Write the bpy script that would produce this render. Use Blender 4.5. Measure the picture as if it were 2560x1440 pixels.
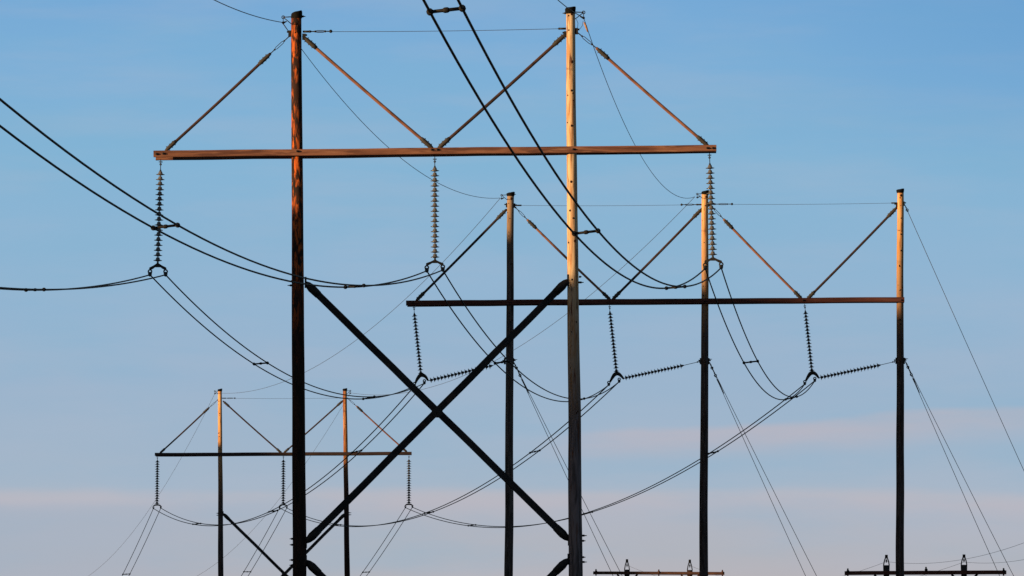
import bpy, math, random
from mathutils import Vector, Matrix, noise
random.seed(7)
for o in list(bpy.data.objects): bpy.data.objects.remove(o)
scene = bpy.context.scene
C = scene.collection
R = math.radians

# ------------------------------------------------------------------ camera
CAM_Z = 1.6
FPX = 2560 * 400 / 36.0                 # 400 mm lens, photo pixels
PITCH = math.atan(1530 / FPX)
cam_d = bpy.data.cameras.new('camera'); cam_d.lens = 400; cam_d.sensor_width = 36
cam_d.clip_start = 0.5; cam_d.clip_end = 30000
cam = bpy.data.objects.new('camera', cam_d); C.objects.link(cam)
cam.location = (0, 0, CAM_Z); cam.rotation_euler = (R(90) + PITCH, 0, 0)
scene.camera = cam

# ------------------------------------------------------------------ sun and exposure
SUN_AZ = R(60)                          # degrees left of straight behind the camera
SUN_EL = R(6)
SUNV = Vector((-math.sin(SUN_AZ) * math.cos(SUN_EL), -math.cos(SUN_AZ) * math.cos(SUN_EL), math.sin(SUN_EL)))
sd = bpy.data.lights.new('sun', 'SUN'); sd.energy = 5.0; sd.angle = R(0.5); sd.color = (1.0, 0.62, 0.30)
sun = bpy.data.objects.new('sun', sd); C.objects.link(sun)
sun.rotation_euler = SUNV.to_track_quat('Z', 'Y').to_euler(); sun.location = (-200, -200, 100)
vs = scene.view_settings
scene.display_settings.display_device = 'sRGB'
vs.view_transform = 'Standard'; vs.look = 'None'; vs.exposure = 0.5; vs.gamma = 1.0; vs.use_curve_mapping = False
EXPO = 2 ** vs.exposure

# ------------------------------------------------------------------ sky
def lin(c):
    return tuple(((x / 255) / 12.92 if x / 255 <= .04045 else ((x / 255 + .055) / 1.055) ** 2.4) / EXPO for x in c)
w = bpy.data.worlds.new('World'); scene.world = w; w.use_nodes = True
nt = w.node_tree; N = nt.nodes; L = nt.links; N.clear()
out = N.new('ShaderNodeOutputWorld')
sky = N.new('ShaderNodeTexSky'); sky.sky_type = 'NISHITA'; sky.sun_disc = False
sky.sun_elevation = SUN_EL; sky.sun_rotation = math.atan2(SUNV.x, SUNV.y)
bg1 = N.new('ShaderNodeBackground'); bg1.inputs['Strength'].default_value = 0.05
L.new(sky.outputs[0], bg1.inputs['Color'])
tc = N.new('ShaderNodeTexCoord'); sep = N.new('ShaderNodeSeparateXYZ'); L.new(tc.outputs['Generated'], sep.inputs[0])
def math_node(op, a, b=None, c=None, clamp=False):
    m = N.new('ShaderNodeMath'); m.operation = op; m.use_clamp = clamp
    for i, v in enumerate((a, b, c)):
        if v is None: continue
        if isinstance(v, (int, float)): m.inputs[i].default_value = v
        else: L.new(v, m.inputs[i])
    return m.outputs[0]
def smooth(x, lo, hi):
    m = N.new('ShaderNodeMapRange'); m.interpolation_type = 'SMOOTHSTEP'
    L.new(x, m.inputs['Value']); m.inputs['From Min'].default_value = lo; m.inputs['From Max'].default_value = hi
    return m.outputs['Result']
def sky_noise(sx, sz, detail=3.0, off=0):
    cb = N.new('ShaderNodeCombineXYZ')
    L.new(math_node('MULTIPLY', sep.outputs['X'], sx), cb.inputs[0]); L.new(math_node('MULTIPLY', sep.outputs['Y'], sx), cb.inputs[1])
    L.new(math_node('MULTIPLY_ADD', sep.outputs['Z'], sz, off), cb.inputs[2])
    n = N.new('ShaderNodeTexNoise'); n.inputs['Scale'].default_value = 1; n.inputs['Detail'].default_value = detail
    n.inputs['Roughness'].default_value = .55; L.new(cb.outputs[0], n.inputs['Vector']); return n.outputs['Fac']
warp = math_node('MULTIPLY_ADD', sky_noise(34, 120, 7.0), .0028, -.0014)
zz = math_node('ADD', sep.outputs['Z'], warp)
zr = math_node('DIVIDE', zz, .09)
ramp = N.new('ShaderNodeValToRGB'); L.new(zr, ramp.inputs[0])
stops = [(.000, (176, 170, 176)), (.0280, (183, 180, 186)), (.0305, (177, 180, 189)), (.0335, (176, 181, 193)), (.0347, (184, 183, 193)), (.0354, (183, 184, 194)),
         (.0363, (165, 182, 200)), (.040, (160, 181, 202)), (.046, (154, 180, 205)), (.0545, (146, 181, 210)),
         (.065, (132, 180, 213)), (.073, (125, 175, 215)), (.080, (118, 169, 214)), (.090, (112, 161, 213))]
cr = ramp.color_ramp
while len(cr.elements) > 1: cr.elements.remove(cr.elements[-1])
for i, (z, c) in enumerate(stops):
    e = cr.elements[0] if i == 0 else cr.elements.new(z / .09)
    e.position = min(1, z / .09); e.color = (*lin(c), 1)
# thin pinkish streak that rises to the right
az = math_node('DIVIDE', sep.outputs['X'], sep.outputs['Y'])
zt = math_node('SUBTRACT', zz, math_node('MULTIPLY', az, .055))
band = math_node('MULTIPLY', smooth(zt, .0368, .0400), math_node('SUBTRACT', 1, smooth(zt, .0403, .0411)))
band = math_node('MULTIPLY', band, smooth(az, -.004, .012))
blot = smooth(sky_noise(42, 260, 7.0, 3.1), .40, .72)
mx = N.new('ShaderNodeMix'); mx.data_type = 'RGBA'
L.new(math_node('MULTIPLY', band, math_node('MULTIPLY_ADD', sky_noise(70, 500, 5.0, 9.2), 1.1, .15)), mx.inputs[0]); L.new(ramp.outputs[0], mx.inputs[6]); mx.inputs[7].default_value = (*lin((184, 181, 192)), 1)
mx2 = N.new('ShaderNodeMix'); mx2.data_type = 'RGBA'
L.new(math_node('MULTIPLY', blot, .20), mx2.inputs[0]); L.new(mx.outputs[2], mx2.inputs[6]); mx2.inputs[7].default_value = (*lin((180, 186, 202)), 1)
# cyan-blue gaps between the thin veils, deeper blue high on the right
def layer(prev, fac, col):
    m_ = N.new('ShaderNodeMix'); m_.data_type = 'RGBA'; L.new(fac, m_.inputs[0]); L.new(prev, m_.inputs[6]); m_.inputs[7].default_value = (*lin(col), 1); return m_.outputs[2]
skyc = layer(mx2.outputs[2], math_node('MULTIPLY', smooth(sky_noise(36, 170, 7.0, 17.7), .42, .72), .26), (126, 178, 208))
low = math_node('SUBTRACT', 1, smooth(zz, .0340, .0352))
skyc = layer(skyc, math_node('MULTIPLY', math_node('MULTIPLY', low, math_node('SUBTRACT', 1, smooth(az, -.040, -.012))), .45), (160, 176, 195))
skyc = layer(skyc, math_node('MULTIPLY', math_node('MULTIPLY', smooth(az, .010, .050), smooth(zz, .058, .082)), .55), (96, 153, 206))
bg2 = N.new('ShaderNodeBackground'); bg2.inputs['Strength'].default_value = 1.0
L.new(skyc, bg2.inputs['Color'])
ms = N.new('ShaderNodeMixShader'); L.new(smooth(sep.outputs['Z'], .085, .125), ms.inputs[0])
L.new(bg2.outputs[0], ms.inputs[1]); L.new(bg1.outputs[0], ms.inputs[2]); L.new(ms.outputs[0], out.inputs['Surface'])

# ------------------------------------------------------------------ pixel ray -> point in the place at a given distance
def ray(u, v):
    a = (u - 1280) / FPX; b = (720 - v) / FPX
    d = Vector((a, math.cos(PITCH) - b * math.sin(PITCH), math.sin(PITCH) + b * math.cos(PITCH)))
    return d / d.y
def P(u, v, Y): return ray(u, v) * Y + Vector((0, 0, CAM_Z))
def project(p):
    z = p.z - CAM_Z; fw = p.y * math.cos(PITCH) + z * math.sin(PITCH); up = -p.y * math.sin(PITCH) + z * math.cos(PITCH)
    return 1280 + FPX * p.x / fw, 720 - FPX * up / fw
class Plane:                              # the upright plane a line structure stands in
    def __init__(s, Y0, x0=0.0, yaw=0.0): s.Y0, s.x0, s.T = Y0, x0, math.tan(R(yaw))
    def __call__(s, u, v, off=0.0):
        d = ray(u, v); y = (s.Y0 + off - s.T * s.x0) / (1 - s.T * d.x)
        return d * y + Vector((0, 0, CAM_Z))

def ground_z(y):
    pts = [(-400, 0), (250, 0), (467, 3), (717, 5), (820, 4.5), (1000, -4), (1500, -10), (9000, -30)]
    if y <= pts[0][0]: return 0
    for (a, za), (b, zb) in zip(pts, pts[1:]):
        if y <= b:
            t = (y - a) / (b - a); t = t * t * (3 - 2 * t); return za + (zb - za) * t
    return -30

# ------------------------------------------------------------------ materials
def new_mat(name):
    m = bpy.data.materials.new(name); m.use_nodes = True
    return m, m.node_tree, m.node_tree.nodes['Principled BSDF']
def wood(name, base, streak, dark, scale=(9, 9, .8), patch=None, patch_lo=.5, patch_hi=.62, rough=.85, bump=.35, amount=.8, shade_tone=None, zr=(18.5, 14.5)):
    """grain runs along the local axis with the small scale number"""
    m, t, b = new_mat(name); n = t.nodes; l = t.links
    tc = n.new('ShaderNodeTexCoord')
    def tex(sc, detail, dist=0.0, off=0.0):
        mp = n.new('ShaderNodeMapping'); mp.inputs['Scale'].default_value = sc; mp.inputs['Location'].default_value = (off, off, off)
        l.new(tc.outputs['Object'], mp.inputs['Vector'])
        x = n.new('ShaderNodeTexNoise'); x.inputs['Scale'].default_value = 1; x.inputs['Detail'].default_value = detail
        x.inputs['Distortion'].default_value = dist; x.inputs['Roughness'].default_value = .6
        l.new(mp.outputs[0], x.inputs['Vector']); return x.outputs['Fac']
    def rng(x, lo, hi):
        r = n.new('ShaderNodeMapRange'); l.new(x, r.inputs[0]); r.inputs[1].default_value = lo; r.inputs[2].default_value = hi; return r.outputs[0]
    def mix(f, a, c):
        x = n.new('ShaderNodeMix'); x.data_type = 'RGBA'; l.new(f, x.inputs[0])
        for i, v in ((6, a), (7, c)):
            if isinstance(v, tuple): x.inputs[i].default_value = (*v, 1)
            else: l.new(v, x.inputs[i])
        return x.outputs[2]
    fine = tex(tuple(s * 3 for s in scale), 5, .4)
    broad = tex(scale, 4, .8, 5.3)
    crack = tex(tuple(s * 1.6 for s in scale), 3, .2, 11.7)
    col = mix(rng(broad, .43, .60), base, streak)
    mul = n.new('ShaderNodeMath'); mul.operation = 'MULTIPLY'; l.new(rng(crack, .575, .66), mul.inputs[0]); mul.inputs[1].default_value = amount
    mul2 = n.new('ShaderNodeMath'); mul2.operation = 'MULTIPLY'; l.new(rng(fine, .5, .75), mul2.inputs[0]); mul2.inputs[1].default_value = .55
    col = mix(mul2.outputs[0], col, streak)
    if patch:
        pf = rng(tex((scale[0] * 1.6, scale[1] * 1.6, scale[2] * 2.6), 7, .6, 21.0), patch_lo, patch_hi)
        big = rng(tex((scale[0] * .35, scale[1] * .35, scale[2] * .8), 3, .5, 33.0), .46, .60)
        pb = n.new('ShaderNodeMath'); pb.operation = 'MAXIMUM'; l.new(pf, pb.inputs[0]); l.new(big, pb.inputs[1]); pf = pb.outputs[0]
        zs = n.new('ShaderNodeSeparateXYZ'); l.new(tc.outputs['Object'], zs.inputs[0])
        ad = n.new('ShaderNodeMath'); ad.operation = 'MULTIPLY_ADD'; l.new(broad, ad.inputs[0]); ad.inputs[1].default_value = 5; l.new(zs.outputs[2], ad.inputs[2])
        pm = n.new('ShaderNodeMath'); pm.operation = 'MAXIMUM'; l.new(pf, pm.inputs[0]); l.new(rng(ad.outputs[0], zr[0] + 2.5, zr[1] + 2.5), pm.inputs[1])  # patches fade to dark creosote below the sunlit top, deepening the shade by colour
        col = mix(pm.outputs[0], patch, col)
    if shade_tone:                              # painted shade: greyer, darker tone below the level where sunlight ends on the pole
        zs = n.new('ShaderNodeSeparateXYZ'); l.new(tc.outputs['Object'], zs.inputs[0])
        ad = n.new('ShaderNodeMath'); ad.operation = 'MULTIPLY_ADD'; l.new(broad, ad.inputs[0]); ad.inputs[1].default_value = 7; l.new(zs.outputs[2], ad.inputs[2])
        col = mix(rng(ad.outputs[0], zr[0] + 3.5, zr[1] + 3.5), col, mix(rng(broad, .42, .58), shade_tone, tuple(c * .35 for c in shade_tone)))
    col = mix(mul.outputs[0], col, dark)
    l.new(col, b.inputs['Base Color']); b.inputs['Roughness'].default_value = rough
    b.inputs['Specular IOR Level'].default_value = .25
    bp = n.new('ShaderNodeBump'); bp.inputs['Strength'].default_value = bump; bp.inputs['Distance'].default_value = .03
    l.new(crack, bp.inputs['Height']); l.new(bp.outputs[0], b.inputs['Normal'])
    return m
def plain(name, col, rough=.5, metal=0.0, spec=.4, var=.35, sc=14):
    m, t, b = new_mat(name); n = t.nodes; l = t.links
    tc = n.new('ShaderNodeTexCoord'); x = n.new('ShaderNodeTexNoise'); x.inputs['Scale'].default_value = sc; x.inputs['Detail'].default_value = 4
    l.new(tc.outputs['Object'], x.inputs['Vector'])
    r = n.new('ShaderNodeValToRGB'); l.new(x.outputs['Fac'], r.inputs[0])
    r.color_ramp.elements[0].position = .3; r.color_ramp.elements[1].position = .7
    r.color_ramp.elements[0].color = (*[c * (1 - var) for c in col], 1); r.color_ramp.elements[1].color = (*[min(1, c * (1 + var)) for c in col], 1)
    l.new(r.outputs[0], b.inputs['Base Color'])
    b.inputs['Roughness'].default_value = rough; b.inputs['Metallic'].default_value = metal; b.inputs['Specular IOR Level'].default_value = spec
    return m
M = {
 'honey': wood('weathered_pale_pole_wood_shaded_below', (.66, .51, .33), (.44, .24, .12), (.12, .05, .03), scale=(9, 9, .7), amount=1.0, shade_tone=(.19, .16, .185)),
 'honey_far': wood('weathered_orange_pole_wood_shaded_below', (.78, .48, .24), (.58, .28, .11), (.07, .03, .018), amount=.6, shade_tone=(.085, .066, .072), zr=(27.0, 21.5)),
 'honey_mid': wood('weathered_buff_pole_wood_shaded_below', (.60, .46, .32), (.42, .26, .15), (.10, .05, .03), amount=.6, shade_tone=(.10, .085, .09), zr=(29, 25)),
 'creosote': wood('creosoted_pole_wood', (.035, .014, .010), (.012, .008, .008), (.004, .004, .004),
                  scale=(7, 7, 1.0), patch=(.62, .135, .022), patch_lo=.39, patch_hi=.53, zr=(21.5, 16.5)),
 'red_pole': wood('red_brown_pole_wood_shaded_below', (.46, .22, .09), (.20, .06, .02), (.02, .01, .008), amount=.8, shade_tone=(.04, .02, .018), zr=(26, 22)),  # dark lower part is shade painted over red-brown wood
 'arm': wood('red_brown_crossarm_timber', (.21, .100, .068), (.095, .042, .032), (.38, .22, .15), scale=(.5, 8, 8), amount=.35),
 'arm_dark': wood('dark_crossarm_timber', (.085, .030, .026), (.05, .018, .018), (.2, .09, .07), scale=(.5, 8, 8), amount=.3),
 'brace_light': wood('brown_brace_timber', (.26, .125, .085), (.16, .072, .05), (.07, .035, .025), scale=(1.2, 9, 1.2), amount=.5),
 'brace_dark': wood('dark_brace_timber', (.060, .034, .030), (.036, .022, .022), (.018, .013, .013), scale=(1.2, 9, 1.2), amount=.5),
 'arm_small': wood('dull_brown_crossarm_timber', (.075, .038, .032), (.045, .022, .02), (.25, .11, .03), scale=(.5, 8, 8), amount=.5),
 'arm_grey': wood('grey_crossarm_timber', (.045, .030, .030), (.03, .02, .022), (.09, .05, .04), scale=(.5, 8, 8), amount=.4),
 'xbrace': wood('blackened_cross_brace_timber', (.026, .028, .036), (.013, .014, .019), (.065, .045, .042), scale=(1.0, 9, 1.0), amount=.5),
 'steel': plain('dark_galvanised_steel', (.017, .017, .019), .6, .0, .25),
 'fitting': plain('weathered_grey_brace_fitting', (.036, .033, .030), .75, .0),
 'wire': plain('dull_stranded_conductor', (.017, .018, .021), .7, .0, .2, .2, 3),
 'wire_thin': plain('dull_thin_steel_wire', (.05, .045, .045), .6, .2, .3, .2, 3),
 'grip': plain('tan_armour_grip', (.40, .22, .10), .6),
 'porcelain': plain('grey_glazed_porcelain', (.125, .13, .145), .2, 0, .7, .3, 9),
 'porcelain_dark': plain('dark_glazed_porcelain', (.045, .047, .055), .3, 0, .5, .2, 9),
 'black': plain('black_spacer_rubber', (.012, .012, .014), .7, 0, .2),
 'cap': plain('black_pole_cap', (.006, .006, .006), .8, 0, .1),
 'knot': plain('dark_knots_and_bolt_holes', (.035, .014, .008), .9, 0, .1),
}

# ------------------------------------------------------------------ mesh helpers
class MB:
    def __init__(s): s.v = []; s.f = []; s.m = []
    def add(s, vs, fs, mi=0):
        o = len(s.v); s.v += [tuple(x) for x in vs]; s.f += [tuple(i + o for i in q) for q in fs]; s.m += [mi] * len(fs); return s
    def tube(s, pts, rad, segs=8, cap=True, mi=0, flat=1.0):
        pts = [Vector(p) for p in pts]; n = len(pts)
        if not hasattr(rad, '__len__'): rad = [rad] * n
        vs = []; ref = None
        for i, p in enumerate(pts):
            t = (pts[min(i + 1, n - 1)] - pts[max(i - 1, 0)])
            if t.length < 1e-9: t = Vector((0, 0, 1))
            t.normalize()
            if ref is None:
                ref = Vector((0, 1, 0)) if abs(t.y) < .9 else Vector((1, 0, 0))
            a = (ref - t * ref.dot(t)).normalized(); b = t.cross(a); ref = a
            for k in range(segs):
                g = 2 * math.pi * k / segs
                vs.append(p + (a * math.cos(g) * flat + b * math.sin(g)) * rad[i])
        fs = []
        for i in range(n - 1):
            for k in range(segs):
                k2 = (k + 1) % segs
                fs.append((i * segs + k, i * segs + k2, (i + 1) * segs + k2, (i + 1) * segs + k))
        if cap:
            fs.append(tuple(reversed(range(segs)))); fs.append(tuple((n - 1) * segs + k for k in range(segs)))
        return s.add(vs, fs, mi)
    def beam(s, p0, p1, depth, height, side=Vector((0, 1, 0)), cuts=1, wob=0.0, chamfer=0.0):
        """square timber from p0 to p1; depth along `side`"""
        p0 = Vector(p0); p1 = Vector(p1); t = (p1 - p0).normalized()
        d = (side - t * side.dot(t)).normalized(); h = t.cross(d)
        c = chamfer; hd, hh = depth / 2, height / 2
        prof = [(-hd + c, -hh), (hd - c, -hh), (hd, -hh + c), (hd, hh - c), (hd - c, hh), (-hd + c, hh), (-hd, hh - c), (-hd, -hh + c)] if c else [(-hd, -hh), (hd, -hh), (hd, hh), (-hd, hh)]
        vs = []; k = len(prof)
        for i in range(cuts + 1):
            q = p0.lerp(p1, i / cuts)
            if wob: q = q + h * wob * noise.noise(q * .6) + d * wob * noise.noise(q * .6 + Vector((9, 0, 0)))
            vs += [q + d * a + h * b for a, b in prof]
        fs = [(i * k + j, i * k + (j + 1) % k, (i + 1) * k + (j + 1) % k, (i + 1) * k + j) for i in range(cuts) for j in range(k)]
        fs += [tuple(reversed(range(k))), tuple(cuts * k + j for j in range(k))]
        return s.add(vs, fs)
    def ball(s, p, r, segs=8, rings=5, mi=0, sc=(1, 1, 1)):
        p = Vector(p); vs = []; fs = []
        for i in range(rings + 1):
            a = math.pi * i / rings
            for k in range(segs):
                g = 2 * math.pi * k / segs
                vs.append(p + Vector((math.sin(a) * math.cos(g) * sc[0], math.sin(a) * math.sin(g) * sc[1], math.cos(a) * sc[2])) * r)
        for i in range(rings):
            for k in range(segs):
                k2 = (k + 1) % segs; fs.append((i * segs + k, (i + 1) * segs + k, (i + 1) * segs + k2, i * segs + k2))
        return s.add(vs, fs, mi)
    def prism(s, outline, y0, y1, org):
        org = Vector(org); n = len(outline)
        vs = [org + Vector((x, y0, z)) for x, z in outline] + [org + Vector((x, y1, z)) for x, z in outline]
        fs = [tuple(range(n)), tuple(reversed(range(n, 2 * n)))] + [(i + n, (i + 1) % n + n, (i + 1) % n, i) for i in range(n)]
        return s.add(vs, fs)
    def ring(s, c, r, tr, axis=Vector((0, 1, 0)), segs=14, ts=6):
        c = Vector(c); a = Vector((1, 0, 0)) if abs(axis.x) < .9 else Vector((0, 0, 1)); a = (a - axis * a.dot(axis)).normalized(); b = axis.cross(a)
        vs = []; fs = []
        for i in range(segs):
            g = 2 * math.pi * i / segs; rd = a * math.cos(g) + b * math.sin(g)
            for k in range(ts):
                h = 2 * math.pi * k / ts; vs.append(c + rd * (r + tr * math.cos(h)) + axis * tr * math.sin(h))
        for i in range(segs):
            for k in range(ts):
                fs.append((i * ts + k, ((i + 1) % segs) * ts + k, ((i + 1) % segs) * ts + (k + 1) % ts, i * ts + (k + 1) % ts))
        return s.add(vs, fs)
    def build(s, name, mats, parent=None, smooth=True, label=None):
        if not isinstance(mats, (list, tuple)): mats = [mats]
        org = parent_world(parent) if parent else Vector((0, 0, 0))
        me = bpy.data.meshes.new(name)
        me.from_pydata([(x - org.x, y - org.y, z - org.z) for x, y, z in s.v], [], s.f)
        for mt in mats: me.materials.append(mt)
        me.polygons.foreach_set('material_index', s.m)
        me.polygons.foreach_set('use_smooth', [smooth and len(p) <= 4 for p in s.f])
        me.update()
        o = bpy.data.objects.new(name, me); C.objects.link(o)
        if parent: o.parent = parent
        if label: o['label'] = label
        return o
def parent_world(p):
    v = Vector((0, 0, 0))
    while p: v = v + p.location; p = p.parent
    return v
def thing(name, loc, label, cat, group=None):
    o = bpy.data.objects.new(name, None); C.objects.link(o); o.location = loc; o.empty_display_size = .5
    o['label'] = label; o['category'] = cat
    if group: o['group'] = group
    return o
def lerp(a, b, t): return a + (b - a) * t

# ------------------------------------------------------------------ ground and the wooded bluff that shades the line
mg, tg, bgr = new_mat('dry_grass_ground')
n1 = tg.nodes.new('ShaderNodeTexNoise'); n1.inputs['Scale'].default_value = .15; n1.inputs['Detail'].default_value = 8
tcg = tg.nodes.new('ShaderNodeTexCoord'); tg.links.new(tcg.outputs['Object'], n1.inputs['Vector'])
rg = tg.nodes.new('ShaderNodeValToRGB'); tg.links.new(n1.outputs['Fac'], rg.inputs[0])
rg.color_ramp.elements[0].color = (.028, .032, .014, 1); rg.color_ramp.elements[1].color = (.085, .07, .035, 1)
rg.color_ramp.elements[0].position = .35; rg.color_ramp.elements[1].position = .7
tg.links.new(rg.outputs[0], bgr.inputs['Base Color']); bgr.inputs['Roughness'].default_value = .95
ys = [-3000, -1500, -600, -200, 0] + [i * 20 for i in range(5, 60)] + [1300, 1500, 2000, 3000, 5000, 9000]
xs = [-6000, -3000, -1500, -700, -300, -150, -80, -40, 0, 40, 80, 150, 300, 700, 1500, 3000, 6000]
g = MB(); nx = len(xs)
g.add([(x, y, ground_z(y) + (.25 * noise.noise(Vector((x * .03, y * .03, 0))) if abs(x) < 400 else 0)) for y in ys for x in xs],
      [(j * nx + i, j * nx + i + 1, (j + 1) * nx + i + 1, (j + 1) * nx + i) for j in range(len(ys) - 1) for i in range(nx - 1)])
o = g.build('ground', mg); o['kind'] = 'structure'

PA = Plane(329, -2.2, -3.0)      # near frame
PB = Plane(467, 8.0, 0.0)        # three-pole frame
PC = Plane(717, -14.4, 4.7)      # far frame
PD = Plane(822, 10.6, -6.0)      # small frames of the second line
PE = Plane(690, 25.0, -6.0)
CREST_X = -62.0
edge = []                        # where the sun's edge falls on each frame -> height of the bluff's crest
for pl, pts in ((PA, [(300, 440), (400, 468), (743, 508), (1087, 655), (1430, 690), (1560, 715)]),
                (PB, [(1000, 520), (1276, 590), (1763, 718), (2030, 752), (2250, 778), (2350, 800)]),
                (PE, [(2050, 1360), (2216, 1370), (2410, 1370), (2560, 1370)]),
                (PC, [(380, 1085), (550, 1110), (865, 1160), (1022, 1200), (1080, 1215)]),
                (PD, [(1480, 1370), (1575, 1380), (1600, 1436), (1724, 1452), (1840, 1470)])):
    for u, v in pts:
        p = pl(u, v); t = (p.x - CREST_X) / -SUNV.x; q = p + SUNV * t
        edge.append((q.y, q.z))
edge.sort()
def crest(y):
    if y <= edge[0][0]: return edge[0][1] * max(0, 1 - (edge[0][0] - y) / 130) ** .7
    if y >= edge[-1][0]: return edge[-1][1] * max(0, 1 - (y - edge[-1][0]) / 110) ** .7
    for (a, za), (b, zb) in zip(edge, edge[1:]):
        if y <= b:
            t = 0 if b - a < 1e-6 else (y - a) / (b - a); return za + (zb - za) * t
hy = [edge[0][0] - 130 + i * 1.5 for i in range(int((edge[-1][0] - edge[0][0] + 240) / 1.5) + 1)]
hx = [-110, -85, -65, -50, -38, -28, -20, -14, -9, -5, -2.5, 0, 2.5, 5, 9, 14, 20, 26, 33, 40]
hb = MB(); k = len(hx); hv = []
for y in hy:
    gz = ground_z(y) - .5
    for dx in hx:
        c = crest(y) - gz
        s_ = math.exp(-(abs(dx) / (24.0 if dx > 0 else 34.0)) ** 1.25)
        if abs(dx) >= 40 and dx > 0: s_ = 0
        rough = noise.noise(Vector((dx * .25, y * .12, 4))) * 1.2 * min(1, abs(dx) / 8) * s_
        hv.append((CREST_X + dx, y, gz + max(0, c * s_ + rough)))
hb.add(hv, [(j * k + i, j * k + i + 1, (j + 1) * k + i + 1, (j + 1) * k + i) for j in range(len(hy) - 1) for i in range(k - 1)])
o = hb.build('hill', mg); o['kind'] = 'structure'

# ------------------------------------------------------------------ part builders
def pole(parent, pl, ut, vt, ub, vb, wt, wb, mats, knots=(), cap_style='slant', segs=28, label=None):
    """round tapered pole; (ut,vt) top and (ub,vb) a lower point of its axis, wt/wb its widths there, in photo pixels"""
    top = pl(ut, vt); low = pl(ub, vb)
    m_px = top.y / FPX
    rt, rb = wt * m_px / 2, wb * m_px / 2
    gz = ground_z(top.y) - 1.2
    H = top.z - low.z; n = int((top.z - gz) / .45) + 1
    pts = []; rad = []
    for i in range(n + 1):
        z = lerp(gz, top.z, i / n); t = (top.z - z) / H
        wob = noise.noise(Vector((0, ut, z * .35))) * .022; wob2 = noise.noise(Vector((ut, 5, z * .9)))
        pts.append(Vector((lerp(top.x, low.x, t) + wob, top.y, z))); rad.append(lerp(rt, rb, t) * (1 + .022 * wob2))
    mb = MB(); mb.tube(pts, rad, segs)
    for u, v, r in knots:
        q = pl(u, v); t = (top.z - q.z) / H; cx = lerp(top.x, low.x, t); rr = lerp(rt, rb, t)
        dx = max(-.92, min(.92, (q.x - cx) / rr)); dy = -math.sqrt(1 - dx * dx)
        s_ = r * m_px; c = Vector((cx + dx * rr, top.y + dy * rr, q.z)); mb.ball(c, s_, 8, 5, 1, (1, .35 + abs(dx) * .4, 1.15))
    p = mb.build('pole', mats, parent, label=label)
    # cap
    cb = MB(); cr_ = rt * 1.09; seg = 20
    bulge = 1.12 if cap_style == 'mushroom' else 1.0
    hgt = .15 if wt > 20 else .115
    rings = [(-.04, 1.0), (hgt * .35, bulge), (hgt * .8, bulge * (1.02 if cap_style == 'mushroom' else .98)), (hgt, .86 * bulge), (hgt * 1.03, .3)]
    vs_ = []
    for h_, f_ in rings:
        for q in range(seg):
            a = 2 * math.pi * q / seg; x = math.cos(a) * cr_ * f_; y = math.sin(a) * cr_ * f_
            slant = (x / cr_) * (.045 if cap_style == 'slant' else .028) * (1 if h_ > .05 else 0)
            jig = noise.noise(Vector((ut + math.cos(a) * 2, math.sin(a) * 2, h_ * 9))) * .018
            vs_.append((top.x + x * (1 + jig), top.y + y, top.z + h_ + slant + jig * (h_ > 0)))
    fs_ = [(i * seg + q, i * seg + (q + 1) % seg, (i + 1) * seg + (q + 1) % seg, (i + 1) * seg + q) for i in range(len(rings) - 1) for q in range(seg)]
    fs_.append(tuple((len(rings) - 1) * seg + q for q in range(seg)))
    cb.add(vs_, fs_).build('pole_cap', M['cap'], p)
    return p
def rknots(u, v0, v1, w, n, r=(1.2, 2.3), seed=0, du=0):
    rr = random.Random(seed)
    return [(lerp(u, u + du, t) + rr.uniform(-.42, .30) * w, lerp(v0, v1, t), rr.uniform(*r)) for t in sorted(rr.random() for _ in range(n))]
def turnbuckle(mb, a, b, r=.012, spread=.035):
    a = Vector(a); b = Vector(b); t = (b - a).normalized(); s_ = t.cross(Vector((0, 1, 0))).normalized()
    mb.tube([a, lerp(a, b, .3)], r * 1.5, 6); mb.tube([lerp(a, b, .7), b], r * 1.5, 6)
    for sg in (-1, 1):
        mb.tube([lerp(a, b, .25), lerp(a, b, .34) + s_ * spread * sg, lerp(a, b, .64) + s_ * spread * sg, lerp(a, b, .74)], r, 6)
    mb.ball(lerp(a, b, .26), r * 2.6); mb.ball(lerp(a, b, .73), r * 2.8); mb.ball(a, r * 3.2)
def hang_brace(parent, pl, top, bot, d, mat, rod=None, top_fit=True, bot_fit=True, off=0):
    """suspension brace between pole top and crossarm; rod = pixel point where its turnbuckle hangs from the pole"""
    a, b = pl(*top, off), pl(*bot, off); t = (b - a).normalized(); L_ = (b - a).length
    mb = MB(); npt = 14
    mb.tube([lerp(a, b, i / npt) + Vector((0, 0, -.02 * math.sin(math.pi * i / npt))) for i in range(npt + 1)], d / 2, 10, flat=.9)
    br = mb.build('suspension_brace', mat, parent)
    k_ = d / .1
    def fit(p, q):
        f = MB(); n_ = t.cross(Vector((0, 1, 0))).normalized(); ln = (q - p).length
        f.tube([lerp(p, q, x) for x in (0, .12, .3, .8, 1)], [.02 * k_, .045 * k_, .066 * k_, .070 * k_, .058 * k_], 8)
        for x in (.3, .55, .8):
            c = lerp(p, q, x); f.tube([c - n_ * .092 * k_, c + n_ * .092 * k_], .014 * k_, 6)
        f.build('end_fitting', M['fitting'], br)
    if top_fit: fit(a - t * .03, a + t * .52 * k_)
    if bot_fit: fit(b + t * .10, b - t * .40 * k_)
    if rod:
        f = MB(); turnbuckle(f, pl(*rod, off), a + t * .05, .012 * k_, .034 * k_); f.build('turnbuckle', M['steel'], br)
    return br
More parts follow.
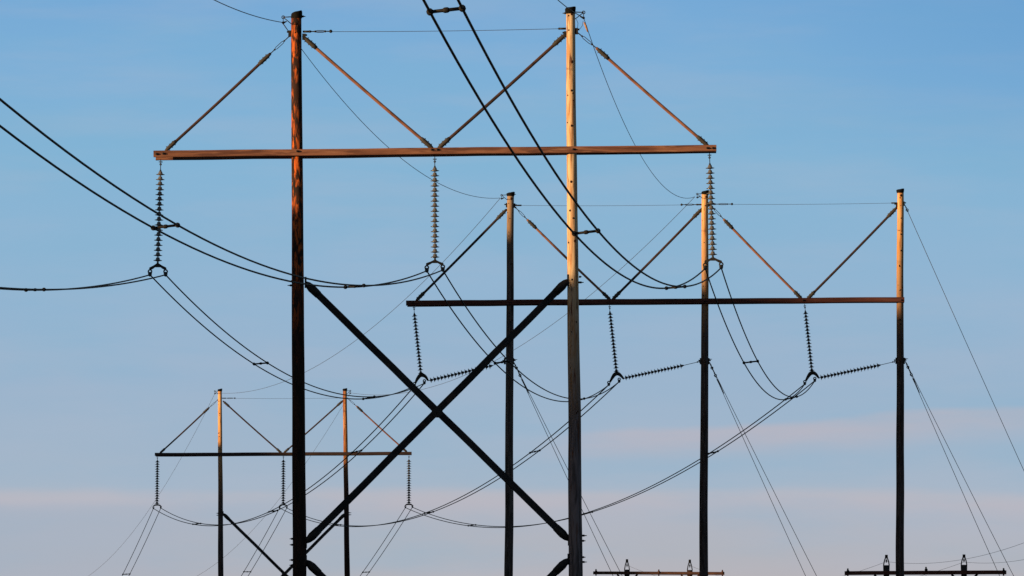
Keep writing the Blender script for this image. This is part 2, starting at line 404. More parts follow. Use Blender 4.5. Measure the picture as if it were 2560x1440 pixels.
def tie_wire(parent, pl, a, b, la, lb, r=.008):
    """wire stretched between two pole tops, with turnbuckle hardware la / lb pixels long at either end"""
    pa, pb = pl(*a), pl(*b); n = 16; ta = la / (b[0] - a[0]); tb = 1 - lb / (b[0] - a[0])
    mb = MB(); mb.tube([lerp(pa, pb, i / n) - Vector((0, 0, .03 * math.sin(math.pi * i / n))) for i in range(n + 1)], r, 6)
    w_ = mb.build('tie_wire', M['wire_thin'], parent)
    for (s0, s1) in ((0, ta), (1, tb)):
        f = MB(); q0, q1 = lerp(pa, pb, s0), lerp(pa, pb, s1)
        if abs(s1 - s0) * (pb - pa).length > .5:
            f.tube([q0, lerp(q0, q1, .3)], .030, 8); turnbuckle(f, lerp(q0, q1, .25), q1, .012, .026); f.ball(q1, .05)
            f.build('turnbuckle', M['steel'], w_)
        else:
            f.tube([q0, q1], .030, 8); f.ball(q1, .035); f.build('wire_clevis', M['steel'], w_)
def bracket(parent, pl, side, pu, v, tip, low, bolt=True, k=1.0):
    """triangular shield wire bracket: pu = pole edge, tip = outer end, low = foot of the strut"""
    mb = MB(); t0 = pl(*tip); a = pl(pu, v); b = pl(*low)
    mb.tube([a, t0], .016 * k, 6); mb.tube([t0, b], .014 * k, 6); mb.ring(t0, .04 * k, .013 * k)
    c = t0 - Vector((0, 0, .16 * k)); mb.tube([t0 - Vector((0, 0, .03)), c], .012 * k, 6)
    mb.tube([c + Vector((0, -.14, 0)), c, c + Vector((0, .14, 0))], [.02 * k, .042 * k, .02 * k], 8)
    mb.tube([c + Vector((-side * .1, -.1, .03)), c], [.014, .036], 6)
    return mb.build('shield_wire_bracket', M['steel'], parent)
def through_bolts(parent, pl, pts, ln, side):
    for u, v in pts:
        a = pl(u, v); l_ = side * ln
        MB().tube([a + Vector((l_ * x, 0, 0)) for x in (-.6, .40, .45, 1)], [.030, .030, .016, .010], 8).build('through_bolt', M['steel'], parent)
def arm_planks(parent, pl, p0, p1, hpx, mat, mid_y, proud=.05, drop=.035):
    """two long timbers, one on each face of the poles"""
    m_px = pl.Y0 / FPX; h = hpx * m_px
    r = mid_y
    for sg, nm in ((-1, 'crossarm'), (1, 'crossarm')):
        a, b = pl(*p0, -r), pl(*p1, -r)
        if sg > 0:
            d = (b - a).normalized(); a = a + Vector((0, 2 * r, -drop)) + d * proud; b = b + Vector((0, 2 * r, -drop * .3))
        MB().beam(a, b, .11, h, cuts=40, wob=.012, chamfer=.012).build(nm, mat, parent, smooth=False)
def arm_bolts(parent, pl, pts, off, tall=.0, r=.032):
    for u, v in pts:
        q = pl(u, v, off)
        MB().tube([q + Vector((0, y, 0)) for y in (-.075, -.046, -.045, .02)], [r * .5, r * .5, r, r], 8).build('crossarm_bolt', M['steel'], parent)

# ---- insulator discs share one mesh
def disc_mesh(name, mat, segs=18):
    prof = [(0, .0), (.034, .0), (.050, -.010), (.060, -.056), (.074, -.070), (.100, -.079), (.124, -.086), (.128, -.092), (.124, -.099),
            (.10, -.095), (.085, -.106), (.070, -.098), (.055, -.114), (.040, -.116), (.018, -.122), (.014, -.150), (0, -.150)]
    mb = MB(); vs_ = []
    for r_, z in prof:
        for q in range(segs):
            a = 2 * math.pi * q / segs; vs_.append((r_ * math.cos(a), r_ * math.sin(a), z))
    mb.add(vs_, [(i * segs + (q + 1) % segs, i * segs + q, (i + 1) * segs + q, (i + 1) * segs + (q + 1) % segs) for i in range(len(prof) - 1) for q in range(segs)])
    o = mb.build(name, mat); me = o.data; bpy.data.objects.remove(o); return me
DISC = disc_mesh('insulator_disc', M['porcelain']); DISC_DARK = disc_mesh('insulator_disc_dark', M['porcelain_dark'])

def insulator_string(label, group, hook, first, last, n, yoke=None, clamps=(), bottom=None, pin_link=None, dark=False, name='insulator_string', k=1.0, end=None):
    """hook = where it hangs; first/last = centres of first and last disc skirts (world points)"""
    t = thing(name, hook, label, 'insulator', group)
    ax = (last - first).normalized(); step = (last - first).length / (n - 1); sc = step / .146
    q = ax.to_track_quat('-Z', 'Y')
    proto = None
    for i in range(n):
        skirt = first.lerp(last, i / (n - 1)); pos = skirt - ax * .088 * sc
        if proto is None:
            o = bpy.data.objects.new('insulator_disc', DISC_DARK if dark else DISC); proto = o
        else: o = proto.copy()
        C.objects.link(o); o.parent = t; o.location = pos - hook
        o.rotation_mode = 'QUATERNION'; o.rotation_quaternion = q; o.scale = (sc * k, sc * k, sc)
    hb_ = MB(); top = first - ax * .088 * sc; ln = (top - hook).length; sd_ = ax.cross(Vector((0, 1, 0))).normalized()
    hb_.tube([hook, top], .013, 6); hb_.tube([top - ax * .05, top + ax * .01], [.02, .035], 8)
    if ln > .8:
        for x in (.18, .55):
            c = lerp(hook, top, x); hb_.tube([c - sd_ * .055, c + sd_ * .055], .022, 6)
    else:
        c = hook + ax * min(.08, ln * .3)
        hb_.tube([c - sd_ * .055, c + sd_ * .055], .016, 6); hb_.ring(c + ax * .07, .026, .010)
    hb_.build('hanger_link', M['steel'], t)
    tail = last + ax * .06 * sc
    if end is not None:
        e_ = MB(); e_.tube([tail - ax * .02, end], .016, 6); e_.ball(end, .03); e_.build('end_link', M['steel'], t)
    if yoke: yoke(t, tail, clamps)
    return t
def clamp(parent, c, dirv, big=1.0):
    """keeper ring with the boat shaped clamp that grips the conductor; c = conductor point"""
    mb = MB(); mb.ring(c + Vector((0, 0, .095 * big)), .050 * big, .021 * big)
    mb.tube([c - dirv * .20 * big, c - dirv * .10 * big, c, c + dirv * .10 * big, c + dirv * .20 * big],
            [.024 * big, .042 * big, .056 * big, .042 * big, .024 * big], 10)
    mb.ball(c + Vector((0, 0, .03 * big)), .06 * big, 10, 6)
    mb.build('suspension_clamp', M['steel'], parent)
def yoke_flat(t, tail, clamps):
    (cl, cr_), dirs = clamps
    zt = tail.z - .02; mid = tail.x; y = tail.y
    xl, xr = cl.x - mid, cr_.x - mid
    zb = (cl.z + cr_.z) / 2 + .19 - zt
    o_ = [(-.025, .0), (.025, .0), (xr * .55, zb * .45), (xr + .02, zb + .02), (xr + .025, zb - .045), (xr - .03, zb - .05), (xr * .55, zb - .01), (.08, zb * .82), (-.08, zb * .82),
          (xl * .55, zb - .01), (xl + .03, zb - .05), (xl - .025, zb - .045), (xl - .02, zb + .02), (xl * .55, zb * .45)]
    mb = MB(); mb.prism(list(reversed(o_)), -.02, .02, (mid, y, zt)); mb.tube([tail + Vector((0, 0, .02)), tail - Vector((0, 0, .05))], .03, 8)
    for c in (cl, cr_): mb.tube([Vector((c.x, y, zt + zb)), c + Vector((0, 0, .13))], .016, 6)
    mb.build('yoke_plate', M['steel'], t, smooth=False)
    for c in (cl, cr_): clamp(t, c, dirs)
def yoke_arc(t, tail, clamps):
    (cl, cr_), dirs = clamps
    pts = []; rr = []
    for i in range(11):
        a = math.pi * i / 10; x = lerp(cl.x, cr_.x, .5 - .5 * math.cos(a)); z = lerp((cl.z + cr_.z) / 2 + .10, tail.z - .03, math.sin(a) ** .8)
        pts.append(Vector((x, tail.y, z))); rr.append(.026 + .022 * math.sin(a))
    mb = MB(); mb.tube(pts, rr, 8); mb.tube([tail + Vector((0, 0, .03)), tail - Vector((0, 0, .05))], .022, 6)
    mb.build('yoke_plate', M['steel'], t)
    for c in (cl, cr_): clamp(t, c, dirs, .9)

# ================================================================== NEAR H-FRAME
top_g = 'timber frames of the big line'
A = thing('h_frame_pylon', Vector((-2.2, 329, ground_z(329))), 'large near timber frame with reddish crossarm, one black pole and one pale pole', 'pylon', top_g)
kl = [(740, 60, 3), (739, 82, 2), (745, 118, 2)]
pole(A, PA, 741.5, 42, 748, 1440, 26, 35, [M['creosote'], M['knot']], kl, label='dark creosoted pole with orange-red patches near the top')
kr = [(1429, 36, 3), (1422, 40, 2), (1422, 76, 2), (1430, 155, 3.4), (1429, 227, 2.6), (1432, 234, 2.2), (1420, 239, 2), (1433, 252, 2), (1419, 307, 2),
      (1429, 315, 2.6), (1428, 455, 3), (1425, 527, 2.6), (1433, 546, 2.2), (1437, 603, 3.4), (1422, 607, 2.4), (1430, 700, 2.4)] + rknots(1436, 760, 1440, 30, 7, seed=4)
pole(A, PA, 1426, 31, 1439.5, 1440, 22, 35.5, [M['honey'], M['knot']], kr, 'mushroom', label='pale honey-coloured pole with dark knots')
arm_planks(A, PA, (384, 385), (1791, 370.5), 16.4, M['arm'], .225, drop=.065)
arm_bolts(A, PA, [(743, 378), (1433, 373), (391, 385), (408, 384), (1079, 374), (1093, 374), (1768, 370), (1782, 370)], -.28)
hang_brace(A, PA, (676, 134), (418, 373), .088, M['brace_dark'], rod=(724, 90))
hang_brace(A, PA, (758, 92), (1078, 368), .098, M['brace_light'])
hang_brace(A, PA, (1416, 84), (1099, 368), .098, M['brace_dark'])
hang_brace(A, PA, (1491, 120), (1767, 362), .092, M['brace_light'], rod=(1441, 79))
tie_wire(A, PA, (757, 79), (1415, 71.5), 70, 17)
bracket(A, PA, -1, 730, 42, (708, 43), (731, 62))
bracket(A, PA, 1, 1436, 30, (1459, 31), (1436, 49))
for pts in ([(706, 58), (714, 69), (722, 80)], [(1441, 48), (1445, 58), (1444, 68), (1440, 72)], [(1458, 52), (1456, 64), (1450, 72), (1443, 72)]):
    MB().tube([PA(*p) for p in pts], .007, 5).build('jumper_wire', M['wire_thin'], A)
for u, v, sx in ((725, 84, -1), (760, 92, 1), (1441, 78, 1), (1414, 86, -1)):
    sb = MB(); q = PA(u, v); sb.prism([(-.05, -.09), (.05, -.09), (.05, .09), (-.05, .09)], -.05, .05, q)
    sb.tube([q + Vector((0, 0, .05)), q + Vector((sx * .09, 0, .05))], .03, 6)
    sb.build('pole_band', M['steel'], A, smooth=False)
through_bolts(A, PA, [(756, 41)], .09, 1); through_bolts(A, PA, [(1414, 33)], .09, -1)
through_bolts(A, PA, [(729, 703)], .05, -1); through_bolts(A, PA, [(729, 713.5)], .12, -1)
through_bolts(A, PA, [(731, 1347), (731, 1362)], .08, -1); through_bolts(A, PA, [(731, 1400), (731, 1413)], .09, -1)
through_bolts(A, PA, [(1450, 692)], .05, 1); through_bolts(A, PA, [(1450, 706)], .11, 1)
through_bolts(A, PA, [(1457, 1339), (1457, 1405)], .12, 1); through_bolts(A, PA, [(1457, 1352), (1457, 1393)], .08, 1)
def cross_brace(parent, pl, a, b, px, off, mat, end_a=True, end_b=True):
    m_px = pl.Y0 / FPX; pa, pb = pl(*a, off), pl(*b, off); t = (pb - pa).normalized(); w_ = px * m_px
    mb = MB(); mb.beam(pa + t * w_ * 1.1, pb - t * w_ * 1.1, w_ * .8, w_, cuts=24, wob=.015, chamfer=.02)
    br = mb.build('cross_brace', mat, parent, smooth=False)
    for p, s_ in ((pa, 1), (pb, -1)):
        f = MB()
        f.tube([p, p + t * s_ * w_ * .45, p + t * s_ * w_ * 1.2, p + t * s_ * w_ * 2.6], [w_ * .22, w_ * .46, w_ * .62, w_ * .56], 8)
        f.tube([p + Vector((0, 0, w_ * .8)), p - Vector((0, 0, w_ * .8))], w_ * .16, 6)
        f.build('end_fitting', M['steel'], br)
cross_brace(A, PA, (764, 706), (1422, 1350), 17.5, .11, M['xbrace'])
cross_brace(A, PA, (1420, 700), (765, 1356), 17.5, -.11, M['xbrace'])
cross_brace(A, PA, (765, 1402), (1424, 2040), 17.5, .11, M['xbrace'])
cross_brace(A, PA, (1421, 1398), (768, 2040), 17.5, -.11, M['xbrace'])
def gusset(parent, pl, u, v, r, off=0.0):
    mb = MB(); q = pl(u, v, off); m_px = pl.Y0 / FPX; r *= m_px
    mb.prism([(r * math.cos(a), r * math.sin(a)) for a in [math.pi * (2 * i + 1) / 8 for i in range(8)]], -.24, -.20, q)
    mb.tube([q + Vector((0, -.27, 0)), q + Vector((0, .22, 0))], .03, 8)
    mb.build('gusset_plate', M['steel'], parent, smooth=False)
gusset(A, PA, 1093, 1031, 15); gusset(A, PA, 1093, 1720, 15)

# ---- conductors geometry first (needed for the clamps)
SUBS = {}
near = {'L': [((375, 687), .039, .0755, .00027), ((414, 687), .039, .0735, .00023)],
        'C': [((1067, 677), .0390, .0754, .000244), ((1107, 675), .0390, .0749, .000242)],
        'R': [((1763, 671), .0390, .0777, .000248), ((1803, 669), .0391, .0772, .000246)]}
midB = {'L': [(1036, 965), (1061, 958)], 'C': [(1522, 962), (1548, 954)], 'R': [(2012, 960), (2037, 952)]}
farC = {'L': [(383.5, 1271), (402, 1270)], 'C': [(699, 1270), (717, 1270)], 'R': [(1013.5, 1269), (1031, 1268)]}
kAB = {'L': .000365, 'C': .000405, 'R': .000395}; kBC = {'L': .000190, 'C': .000195, 'R': .000200}
def span(p0, p1, k, n=70):
    L_ = math.hypot(p1.x - p0.x, p1.y - p0.y)
    return [p0.lerp(p1, i / n) - Vector((0, 0, k * L_ * L_ * (i / n) * (1 - i / n))) for i in range(n + 1)]
def out_span(p0, hx_, m, k, L_, sgn, n=90):
    return [p0 + Vector((hx_ * t, sgn * t, -m * t + k * t * t)) for t in [L_ * (i / n) ** 1.15 for i in range(n + 1)]]
ptA = {p: [PA(*near[p][i][0]) for i in (0, 1)] for p in 'LCR'}
ptB = {p: [PB(*midB[p][i]) for i in (0, 1)] for p in 'LCR'}
ptC = {p: [PC(*farC[p][i]) for i in (0, 1)] for p in 'LCR'}

# ---- insulator strings of the near frame
dA = Vector((-.039, -1, 0)).normalized()
for (hk, f_, l_), ph, lb in ((((402, 398), (401, 436), (394.5, 651)), 'L', 'partly shaded insulator string under the left end of the reddish crossarm'),
                             (((1087, 391), (1087, 426.5), (1087.5, 642.5)), 'C', 'sunlit grey insulator string under the middle of the reddish crossarm'),
                             (((1773.5, 381), (1775, 420), (1782, 636)), 'R', 'sunlit grey insulator string under the right end of the reddish crossarm')):
    insulator_string(lb, 'insulator strings of the near frame', PA(*hk), PA(*f_), PA(*l_), 18, yoke_flat, (ptA[ph], dA))

# ================================================================== THREE-POLE FRAME
B = thing('three_pole_pylon', Vector((8, 467, ground_z(467))), 'timber frame with three poles and one long dark crossarm, in the middle distance', 'pylon', top_g)
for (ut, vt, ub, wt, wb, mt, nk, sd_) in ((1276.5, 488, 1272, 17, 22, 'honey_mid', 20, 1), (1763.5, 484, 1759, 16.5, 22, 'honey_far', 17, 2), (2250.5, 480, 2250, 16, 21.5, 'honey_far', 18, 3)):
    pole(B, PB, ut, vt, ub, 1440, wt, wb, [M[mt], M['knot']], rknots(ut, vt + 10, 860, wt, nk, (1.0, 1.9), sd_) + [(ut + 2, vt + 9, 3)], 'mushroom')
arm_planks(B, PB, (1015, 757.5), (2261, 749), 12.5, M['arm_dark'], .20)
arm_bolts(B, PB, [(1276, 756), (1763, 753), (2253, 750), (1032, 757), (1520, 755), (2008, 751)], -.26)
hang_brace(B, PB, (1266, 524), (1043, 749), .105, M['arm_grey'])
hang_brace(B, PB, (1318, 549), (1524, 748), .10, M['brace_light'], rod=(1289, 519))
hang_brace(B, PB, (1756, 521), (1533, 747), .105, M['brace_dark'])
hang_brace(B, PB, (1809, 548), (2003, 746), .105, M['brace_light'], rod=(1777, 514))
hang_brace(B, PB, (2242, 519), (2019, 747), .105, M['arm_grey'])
tie_wire(B, PB, (1286, 513.5), (1756, 511.5), 16, 52, .007)
tie_wire(B, PB, (1772, 510.5), (2243, 507.5), 58, 13, .007)
bracket(B, PB, -1, 1269, 487, (1254, 488), (1268, 500), k=.9)
bracket(B, PB, -1, 1756, 484, (1743, 485), (1756, 496), k=.9)
through_bolts(B, PB, [(1284, 486)], .10, 1)
for u, v, sx in ((1267, 513, -1), (1286, 514, 1), (1773, 511, 1), (2242, 512, -1), (2259, 509, 1), (1262, 903, -1), (1283, 903, 1), (1752, 903, -1), (1771, 903, 1), (2241, 902, -1), (2260, 902, 1)):
    sb = MB(); q = PB(u, v); h_ = .13 if v > 800 else .09
    sb.prism([(-.04, -h_), (.04, -h_), (.04, h_), (-.04, h_)], -.05, .05, q); sb.tube([q + Vector((0, 0, .03)), q + Vector((sx * .10, 0, .03))], .03, 6)
    sb.build('pole_band', M['steel'], B, smooth=False)
through_bolts(B, PB, [(1283, 899), (1770, 898), (2260, 897)], .17, 1)

def yoke_b(t, tail, clamps):
    (cl, cr_), dirs, arc = clamps
    pts = [Vector(p) for p in arc]; m_ = MB()
    # smooth the outline
    fine = []
    for i in range(len(pts) - 1):
        p0 = pts[max(i - 1, 0)]; p1 = pts[i]; p2 = pts[i + 1]; p3 = pts[min(i + 2, len(pts) - 1)]
        for s_ in range(4):
            x = s_ / 4; fine.append(.5 * ((2 * p1) + (p2 - p0) * x + (2 * p0 - 5 * p1 + 4 * p2 - p3) * x * x + (3 * p1 - p0 - 3 * p2 + p3) * x ** 3))
    fine.append(pts[-1]); n = len(fine)
    m_.tube(fine, [.035 + .045 * math.sin(math.pi * i / (n - 1)) for i in range(n)], 8, flat=.5)
    m_.tube([tail + Vector((0, 0, .03)), fine[n // 2]], .02, 6)
    m_.build('yoke_plate', M['steel'], t)
    for c in (cl, cr_): clamp(t, c, dirs, 1.0)
phb = {'L': ('left', 0, 0, 0), 'C': ('middle', 487, -1, -1), 'R': ('right', 976, -4, -5)}
hookB = {'L': (1034.5, 764), 'C': (1523.5, 762), 'R': (2011.5, 760)}
fB = {'L': ((1036.5, 790), (1052, 933)), 'C': ((1525.5, 786), (1541, 928)), 'R': ((2014, 784), (2029.5, 926))}
sB = {'L': ((1264, 903), (1224, 915.5), (1077, 950.5)), 'C': ((1753, 903), (1702, 915), (1564.5, 944.5)), 'R': ((2241, 903), (2194, 914), (2053, 943.5))}
aB = {'L': [(1038, 959), (1043, 948), (1050, 939), (1057, 938), (1064, 942), (1070, 951)], 'C': [(1525, 955), (1531, 944), (1537, 936), (1544, 934), (1551, 938), (1559, 947)],
      'R': [(2014, 953), (2020, 942), (2026, 934), (2033, 932), (2040, 936), (2047, 945)]}
for ph in 'LCR':
    nm = phb[ph][0]
    insulator_string({'L': 'hanging insulator string at the left end of the long dark crossarm', 'C': 'hanging insulator string between left and middle poles of the three-pole frame',
                      'R': 'hanging insulator string between middle and right poles of the three-pole frame'}[ph],
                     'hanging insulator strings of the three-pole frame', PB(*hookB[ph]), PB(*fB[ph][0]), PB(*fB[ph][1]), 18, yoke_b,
                     (ptB[ph], Vector((.0, -1, 0)), [PB(*q) for q in aB[ph]]), dark=True, k=.95)
    insulator_string({'L': 'sideways insulator string tied to the left pole of the three-pole frame',
                      'C': 'sideways insulator string tied to the middle pole of the three-pole frame',
                      'R': 'sideways insulator string tied to the right pole of the three-pole frame'}[ph],
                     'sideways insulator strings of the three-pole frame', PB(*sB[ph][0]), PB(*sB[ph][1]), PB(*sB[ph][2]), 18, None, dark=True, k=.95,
                     end=PB(*aB[ph][-1]))

# ---- guy wires on the outer side of the angle
def guy(start, slope, y_off, label, beads=4, first=.0, group='guy wires of the three-pole frame'):
    a = PB(*start); Y = a.y + y_off; gz = ground_z(Y)
    v = 2250 - (gz - CAM_Z) * FPX / Y; e = P(start[0] + slope * (v - start[1]), v, Y)
    t = thing('guy_wire', a, label, 'guy wire', group)
    n = 40; pts = [a.lerp(e, i / n) - Vector((0, 0, .25 * math.sin(math.pi * i / n))) for i in range(n + 1)]
    MB().tube(pts, .0125, 6).build('wire', M['wire_thin'], t)
    d = (e - a).normalized(); mb = MB(); s_ = d.cross(Vector((0, 1, 0))).normalized()
    for i in range(beads):
        c = a + d * (.10 + .17 * i + first); mb.ring(c, .045, .018, axis=Vector((0, 1, 0)) if i % 2 else s_)
        mb.ball(c + d * .07, .030)
    if beads > 2: mb.tube([a + d * (.10 + .17 * beads + first), a + d * (.75 + .17 * beads + first)], [.035, .018], 6)
    mb.build('strain_link', M['steel'], t)
guy((1284, 905), .478, 2, 'lower of two guy wires from the left pole of three')
guy((1284, 904), .521, -3, 'upper of two guy wires from the left pole of three', 1)
guy((1773, 905), .463, 2, 'lower of two guy wires from the middle pole of three')
guy((1773, 904), .515, -3, 'upper of two guy wires from the middle pole of three', 1)
guy((2263, 903), .452, 2, 'lower of two guy wires from halfway down the rightmost big pole')
guy((2263, 902), .518, -3, 'upper of two guy wires from halfway down the rightmost big pole', 1)
guy((2261, 510), .458, 4, 'long guy wire sloping down from the very top of the rightmost big pole', 2)

# ================================================================== FAR H-FRAME
Cc = thing('h_frame_pylon', Vector((-14.4, 717, ground_z(717))), 'small far timber frame low on the left, behind the black pole', 'pylon', top_g)
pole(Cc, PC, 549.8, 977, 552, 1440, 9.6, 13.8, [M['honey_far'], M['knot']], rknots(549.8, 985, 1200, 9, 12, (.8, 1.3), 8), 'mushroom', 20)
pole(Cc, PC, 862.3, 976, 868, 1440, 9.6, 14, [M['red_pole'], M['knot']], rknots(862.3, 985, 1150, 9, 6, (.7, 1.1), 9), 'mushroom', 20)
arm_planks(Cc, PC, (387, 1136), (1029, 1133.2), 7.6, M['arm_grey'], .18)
hang_brace(Cc, PC, (523, 1019), (401, 1132), .10, M['arm_grey'], rod=(544, 1000))
hang_brace(Cc, PC, (558, 1003), (703, 1132), .10, M['arm_grey'])
hang_brace(Cc, PC, (858, 1001), (711, 1131), .10, M['arm_grey'])
hang_brace(Cc, PC, (891, 1015), (1016, 1129), .10, M['brace_light'], rod=(869, 996))
tie_wire(Cc, PC, (555, 995.5), (858, 995), 32, 8, .008)
bracket(Cc, PC, -1, 545, 978, (537, 978), (545, 985)); bracket(Cc, PC, 1, 867, 977, (876, 977), (867, 985))
cross_brace(Cc, PC, (558, 1284), (866, 1586), 7.6, .1, M['xbrace']); cross_brace(Cc, PC, (863, 1284), (560, 1586), 7.6, -.1, M['xbrace'])
gusset(Cc, PC, 711, 1436, 7)
through_bolts(Cc, PC, [(545, 1283), (545, 1288)], .12, -1); through_bolts(Cc, PC, [(874, 1282), (874, 1287)], .12, 1)
for ph, hk, f_, l_, lb in (('L', (393.5, 1141), (393.5, 1155), (392.5, 1258.5), 'small insulator string at the left end of the far crossarm'),
                       ('C', (708.5, 1139), (708.5, 1154.5), (708, 1258), 'small insulator string just left of the black pole, under the far crossarm'),
                       ('R', (1022.5, 1138), (1022.3, 1153.5), (1022.3, 1257), 'small insulator string at the right end of the far crossarm')):
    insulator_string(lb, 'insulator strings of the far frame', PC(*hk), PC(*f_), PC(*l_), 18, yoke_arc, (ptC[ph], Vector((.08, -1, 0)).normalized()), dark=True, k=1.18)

# ================================================================== CONDUCTORS (each pair is tied together by spacers)
def twin(label, group, lines, spacers, r=.021):
    """two parallel lines of points; spacers = pixel columns where the cross ties sit"""
    mid0 = (lines[0][0] + lines[1][0]) / 2
    t = thing('twin_conductor', mid0, label, 'power line', group)
    for ln in lines: MB().tube(ln, r, 8).build('conductor', M['wire'], t)
    for us in spacers:
        best = None; n = len(lines[0])
        for i in range(n * 20 - 20):
            j, x = divmod(i, 20); x /= 20
            p = (lines[0][j].lerp(lines[0][j + 1], x) + lines[1][j].lerp(lines[1][j + 1], x)) / 2
            e = abs(project(p)[0] - us)
            if best is None or e < best[0]: best = (e, j, x)
        _, j, x = best
        a = lines[0][j].lerp(lines[0][j + 1], x); b = lines[1][j].lerp(lines[1][j + 1], x); d = (lines[0][j + 1] - lines[0][j]).normalized()
        mb = MB(); c = (a + b) / 2; ax = (b - a).normalized()
        mb.tube([a, b], .025, 8); mb.tube([c - ax * .045, c - ax * .02, c + ax * .02, c + ax * .045], [.028, .040, .040, .028], 8)
        for q in (a, b): mb.tube([q - d * .07, q - d * .045, q + d * .045, q + d * .07], [.030, .050, .050, .030], 10)
        mb.build('spacer', M['black'], t)
gN = 'twin conductors running over the viewer'
near_sp = {'L': [88], 'C': [886, 413], 'R': [1689, 1465, 1115]}
near_lb = {'L': 'nearly level twin conductors from the leftmost near string to the left edge',
           'C': 'twin conductors dipping from the middle near string, crossing the black pole',
           'R': 'thick twin conductors steeply crossing the reddish crossarm to the top edge'}
for ph in 'LCR':
    lines = []
    for (px, g_, m_, k_), p0 in zip(near[ph], ptA[ph]): lines.append(out_span(p0, -g_, m_, k_, 345, -1))
    twin(near_lb[ph], gN, lines, near_sp[ph], .0205)
ab_sp = {'L': [652, 922], 'C': [1255, 1446], 'R': [1877, 1978]}
ab_lb = {'L': 'twin conductors sagging from the left near string behind the black pole',
         'C': 'twin conductors falling from the middle near string across the dark crossarm',
         'R': 'twin conductors looping from the right near string to the rightmost angled strings'}
for ph in 'LCR':
    twin(ab_lb[ph], 'twin conductors from the near frame to the three-pole frame', [span(ptA[ph][i], ptB[ph][i], kAB[ph]) for i in (0, 1)], ab_sp[ph], .020)
bc_sp = {'L': [892, 683, 492], 'C': [1337, 1072, 842], 'R': [1783, 1470, 1180]}
bc_lb = {'L': 'twin conductors from the leftmost angled strings to the left far string',
         'C': 'twin conductors from the middle angled strings to the middle far string',
         'R': 'twin conductors in a long low curve to the right far string'}
for ph in 'LCR':
    twin(bc_lb[ph], 'twin conductors from the three-pole frame to the far frame', [span(ptB[ph][i], ptC[ph][i], kBC[ph]) for i in (0, 1)], bc_sp[ph], .022)
out_lb = {'L': 'thin twin conductors dropping from the left far string to the bottom edge',
          'C': 'thin twin conductors dropping from the middle far string behind a cross brace',
          'R': 'thin twin conductors dropping from the right far string to the bottom edge'}
for ph, us in (('L', 316), ('C', 618), ('R', 915)):
    twin(out_lb[ph], 'twin conductors leaving the far frame', [out_span(ptC[ph][i], -.083, .085, .0002, 260, 1) for i in (0, 1)], [us], .020)

# ---- shield wires
def wire(label, group, pts, r, grip=None, cat='wire', name='shield_wire'):
    t = thing(name, pts[0], label, cat, group); MB().tube(pts, r, 6).build('strand', M['wire_thin'], t)
    if grip: MB().tube(grip, [.02, .034, .03, .012], 8).build('armour_grip', M['grip'], t)
    return t
gs_ = 'thin shield wires along the pole tops'
sAL, sAR = PA(706, 56), PA(1459, 44)
wire('thin shield wire from the tip of the black pole up to the top edge', gs_, out_span(sAL, -.039, .068, .00034, 345, -1), .012)
wire('thin shield wire reaching the tip of the pale pole from the top edge', gs_, out_span(PA(1459, 44), -.039, .062, .00032, 345, -1), .012)
wire('thin wire sagging from the black pole top to the leftmost of three poles', gs_, span(sAL, PB(1251, 495), .000295), .010)
p_ = span(sAR, PB(1737, 492), .000335)
wire('thin wire with tan sleeve sagging from the pale pole top', gs_, p_, .010,
     grip=[PA(1460, 56), PA(1464, 64), PA(1467, 72), PA(1469, 80)])
wire('thin wire from the leftmost of three poles down to the left far pole', gs_, span(PB(1251, 495), PC(538, 982), .000145), .0095)
wire('thin wire from the middle of three poles down to the right far pole', gs_, span(PB(1737, 492), PC(876, 982), .000165), .0095)
wire('faint wire falling from the left far pole to the bottom edge', gs_, out_span(PC(538, 982), -.083, .0727, .0002, 330, 1), .009)
wire('faint wire falling from the right far pole behind the black pole', gs_, out_span(PC(876, 982), -.083, .0727, .0002, 330, 1), .009)

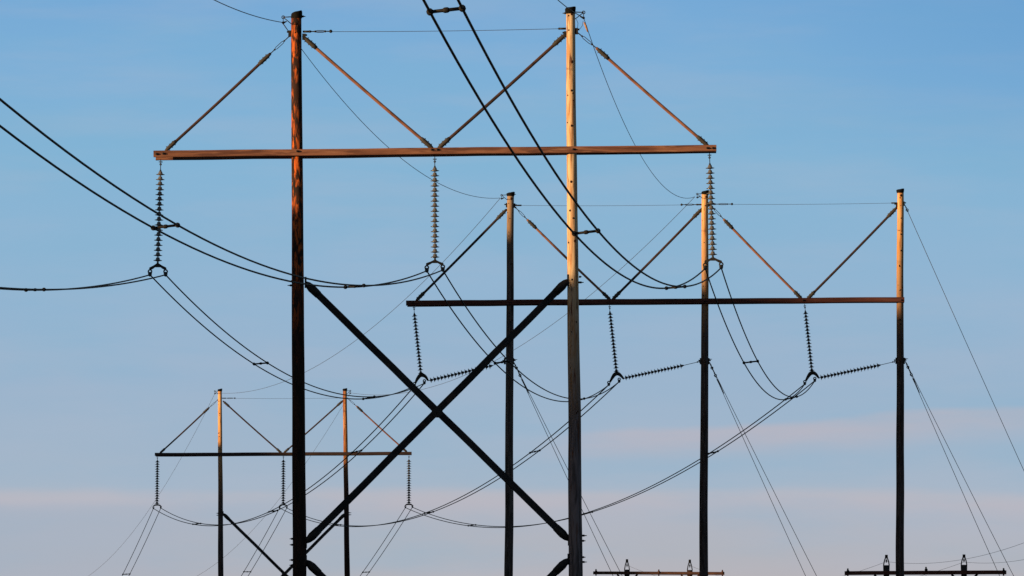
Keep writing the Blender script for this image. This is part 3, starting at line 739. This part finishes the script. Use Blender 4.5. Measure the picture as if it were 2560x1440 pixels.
# ================================================================== SMALL H-FRAMES OF THE SECOND LINE
def small_frame(pl, label, arm, hpx, poles, wpx, bolts, mats, braces, strings, slab):
    x0 = pl((arm[0][0] + arm[1][0]) / 2, 1440); t = thing('small_h_frame_pylon', Vector((x0.x, x0.y, ground_z(x0.y))), label, 'pylon', 'small frames of the second line')
    m_px = pl.Y0 / FPX
    for i, ((u, vt), pm) in enumerate(zip(poles, mats)):
        vtop = vt + 26
        top = pl(u, vtop); gz = ground_z(top.y) - 1; n = 24; rt = wpx * m_px / 2
        mb = MB(); mb.tube([Vector((top.x, top.y, lerp(gz, top.z, j / n))) for j in range(n + 1)], [lerp(rt * 1.35, rt, j / n) for j in range(n + 1)], 18)
        po = mb.build('pole', pm, t)
        by = MB(); h = wpx / 2
        for s_ in (-1, 1):
            by.tube([pl(u + s_ * h * .9, vtop + 14), pl(u + s_ * h * .95, vtop - 1), pl(u + s_ * h * .72, vtop - 10), pl(u + s_ * h * .32, vtop - 19), pl(u + s_ * h * .25, vt)], .036, 8)
        by.tube([pl(u, vtop - 18), pl(u, vt)], .085, 8)
        by.tube([pl(u, vtop - 18), pl(u, vtop - 12)], .02, 6); by.ball(pl(u, vtop - 11), .07, 8, 5, 0, (.8, 1.6, 1.1)); by.tube([pl(u, vtop - 11), pl(u, vtop - 6)], .03, 6)
        by.build('shield_wire_bayonet', M['cap'], po)
    a, b = pl(*arm[0], -.2), pl(*arm[1], -.2)
    for sh in (0, .4):
        MB().beam(a + Vector((0, sh, 0)), b + Vector((0, sh, 0)), .1, hpx * m_px, cuts=20, wob=.01, chamfer=.012).build('crossarm', M['arm_small'] if slab else M['arm_dark'], t, smooth=False)
    for u, v in bolts:
        bm_ = MB(); q = pl(u, v); bm_.tube([q + Vector((0, 0, .24)), q - Vector((0, 0, .22))], .05, 8); bm_.ball(q + Vector((0, -.28, .05)), .10, 8, 5, 0, (1, .5, 1))
        bm_.build('hanger_bolt', M['arm_small'] if slab else M['steel'], t)
    for (a_, b_) in braces:
        MB().beam(pl(*a_), pl(*b_), .08, .13).build('knee_brace', mats[0] if not slab else M['brace_dark'], t, smooth=False)
    return t
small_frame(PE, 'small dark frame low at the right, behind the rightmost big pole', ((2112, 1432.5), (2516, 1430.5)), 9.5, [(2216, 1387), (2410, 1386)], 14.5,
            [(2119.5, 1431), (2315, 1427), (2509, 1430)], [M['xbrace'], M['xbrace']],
            [((2186, 1437), (2209, 1462)), ((2246, 1437), (2224, 1462)), ((2379, 1436), (2402, 1460)), ((2444, 1435), (2418, 1460))], None, False)
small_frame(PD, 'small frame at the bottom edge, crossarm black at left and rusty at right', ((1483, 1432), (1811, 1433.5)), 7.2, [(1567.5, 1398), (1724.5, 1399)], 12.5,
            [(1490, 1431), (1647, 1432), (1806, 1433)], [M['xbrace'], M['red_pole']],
            [((1543, 1436), (1562, 1457)), ((1594, 1436), (1573, 1457)), ((1703, 1437), (1719, 1457)), ((1748, 1437), (1730, 1457))], None, True)
for pl, pts, lbs in ((PE, [(2119.5, 1440), (2315, 1438), (2508, 1438)], ['left end of the small dark crossarm', 'middle of the small dark crossarm', 'right end of the small dark crossarm']),
                     (PD, [(1490, 1438), (1647, 1438), (1806, 1439)], ['black left end of the half-lit small crossarm', 'middle of the half-lit small crossarm', 'orange right end of the half-lit small crossarm'])):
    for (u, v), lb in zip(pts, lbs):
        h = pl(u, v); insulator_string('short insulator string under the ' + lb, 'short insulator strings of the second line',
                                       h, h - Vector((0, 0, .35)), h - Vector((0, 0, .35 + .146 * 8)), 9, None, dark=True)
e1, e2, d1, d2 = PE(2216, 1404), PE(2410, 1405), PD(1567.5, 1413), PD(1724.5, 1414)
g2 = 'faint shield wires of the second line'
wire('faint wire from the left top of the small dark frame down leftwards', g2, span(e1, d1, .00040), .0085)
wire('faint wire from the right top of the small dark frame down leftwards', g2, span(e2, d2, .00040), .0085)
q1, q2 = P(2560, 1357, 610), P(2560, 1399, 640)
def through(p, q, k, L_=1.9, n=50):
    d = q - p; hl = math.hypot(d.x, d.y)
    return [p + d * (x * L_) + Vector((0, 0, -k * hl * hl * (x * L_) * (1 - x * L_))) for x in [i / n for i in range(n + 1)]]
wire('faint wire from the left top of the small dark frame rising rightwards', g2, through(e1, q1, .0003), .009)
wire('faint wire from the right top of the small dark frame rising rightwards', g2, through(e2, q2, .0002), .009)
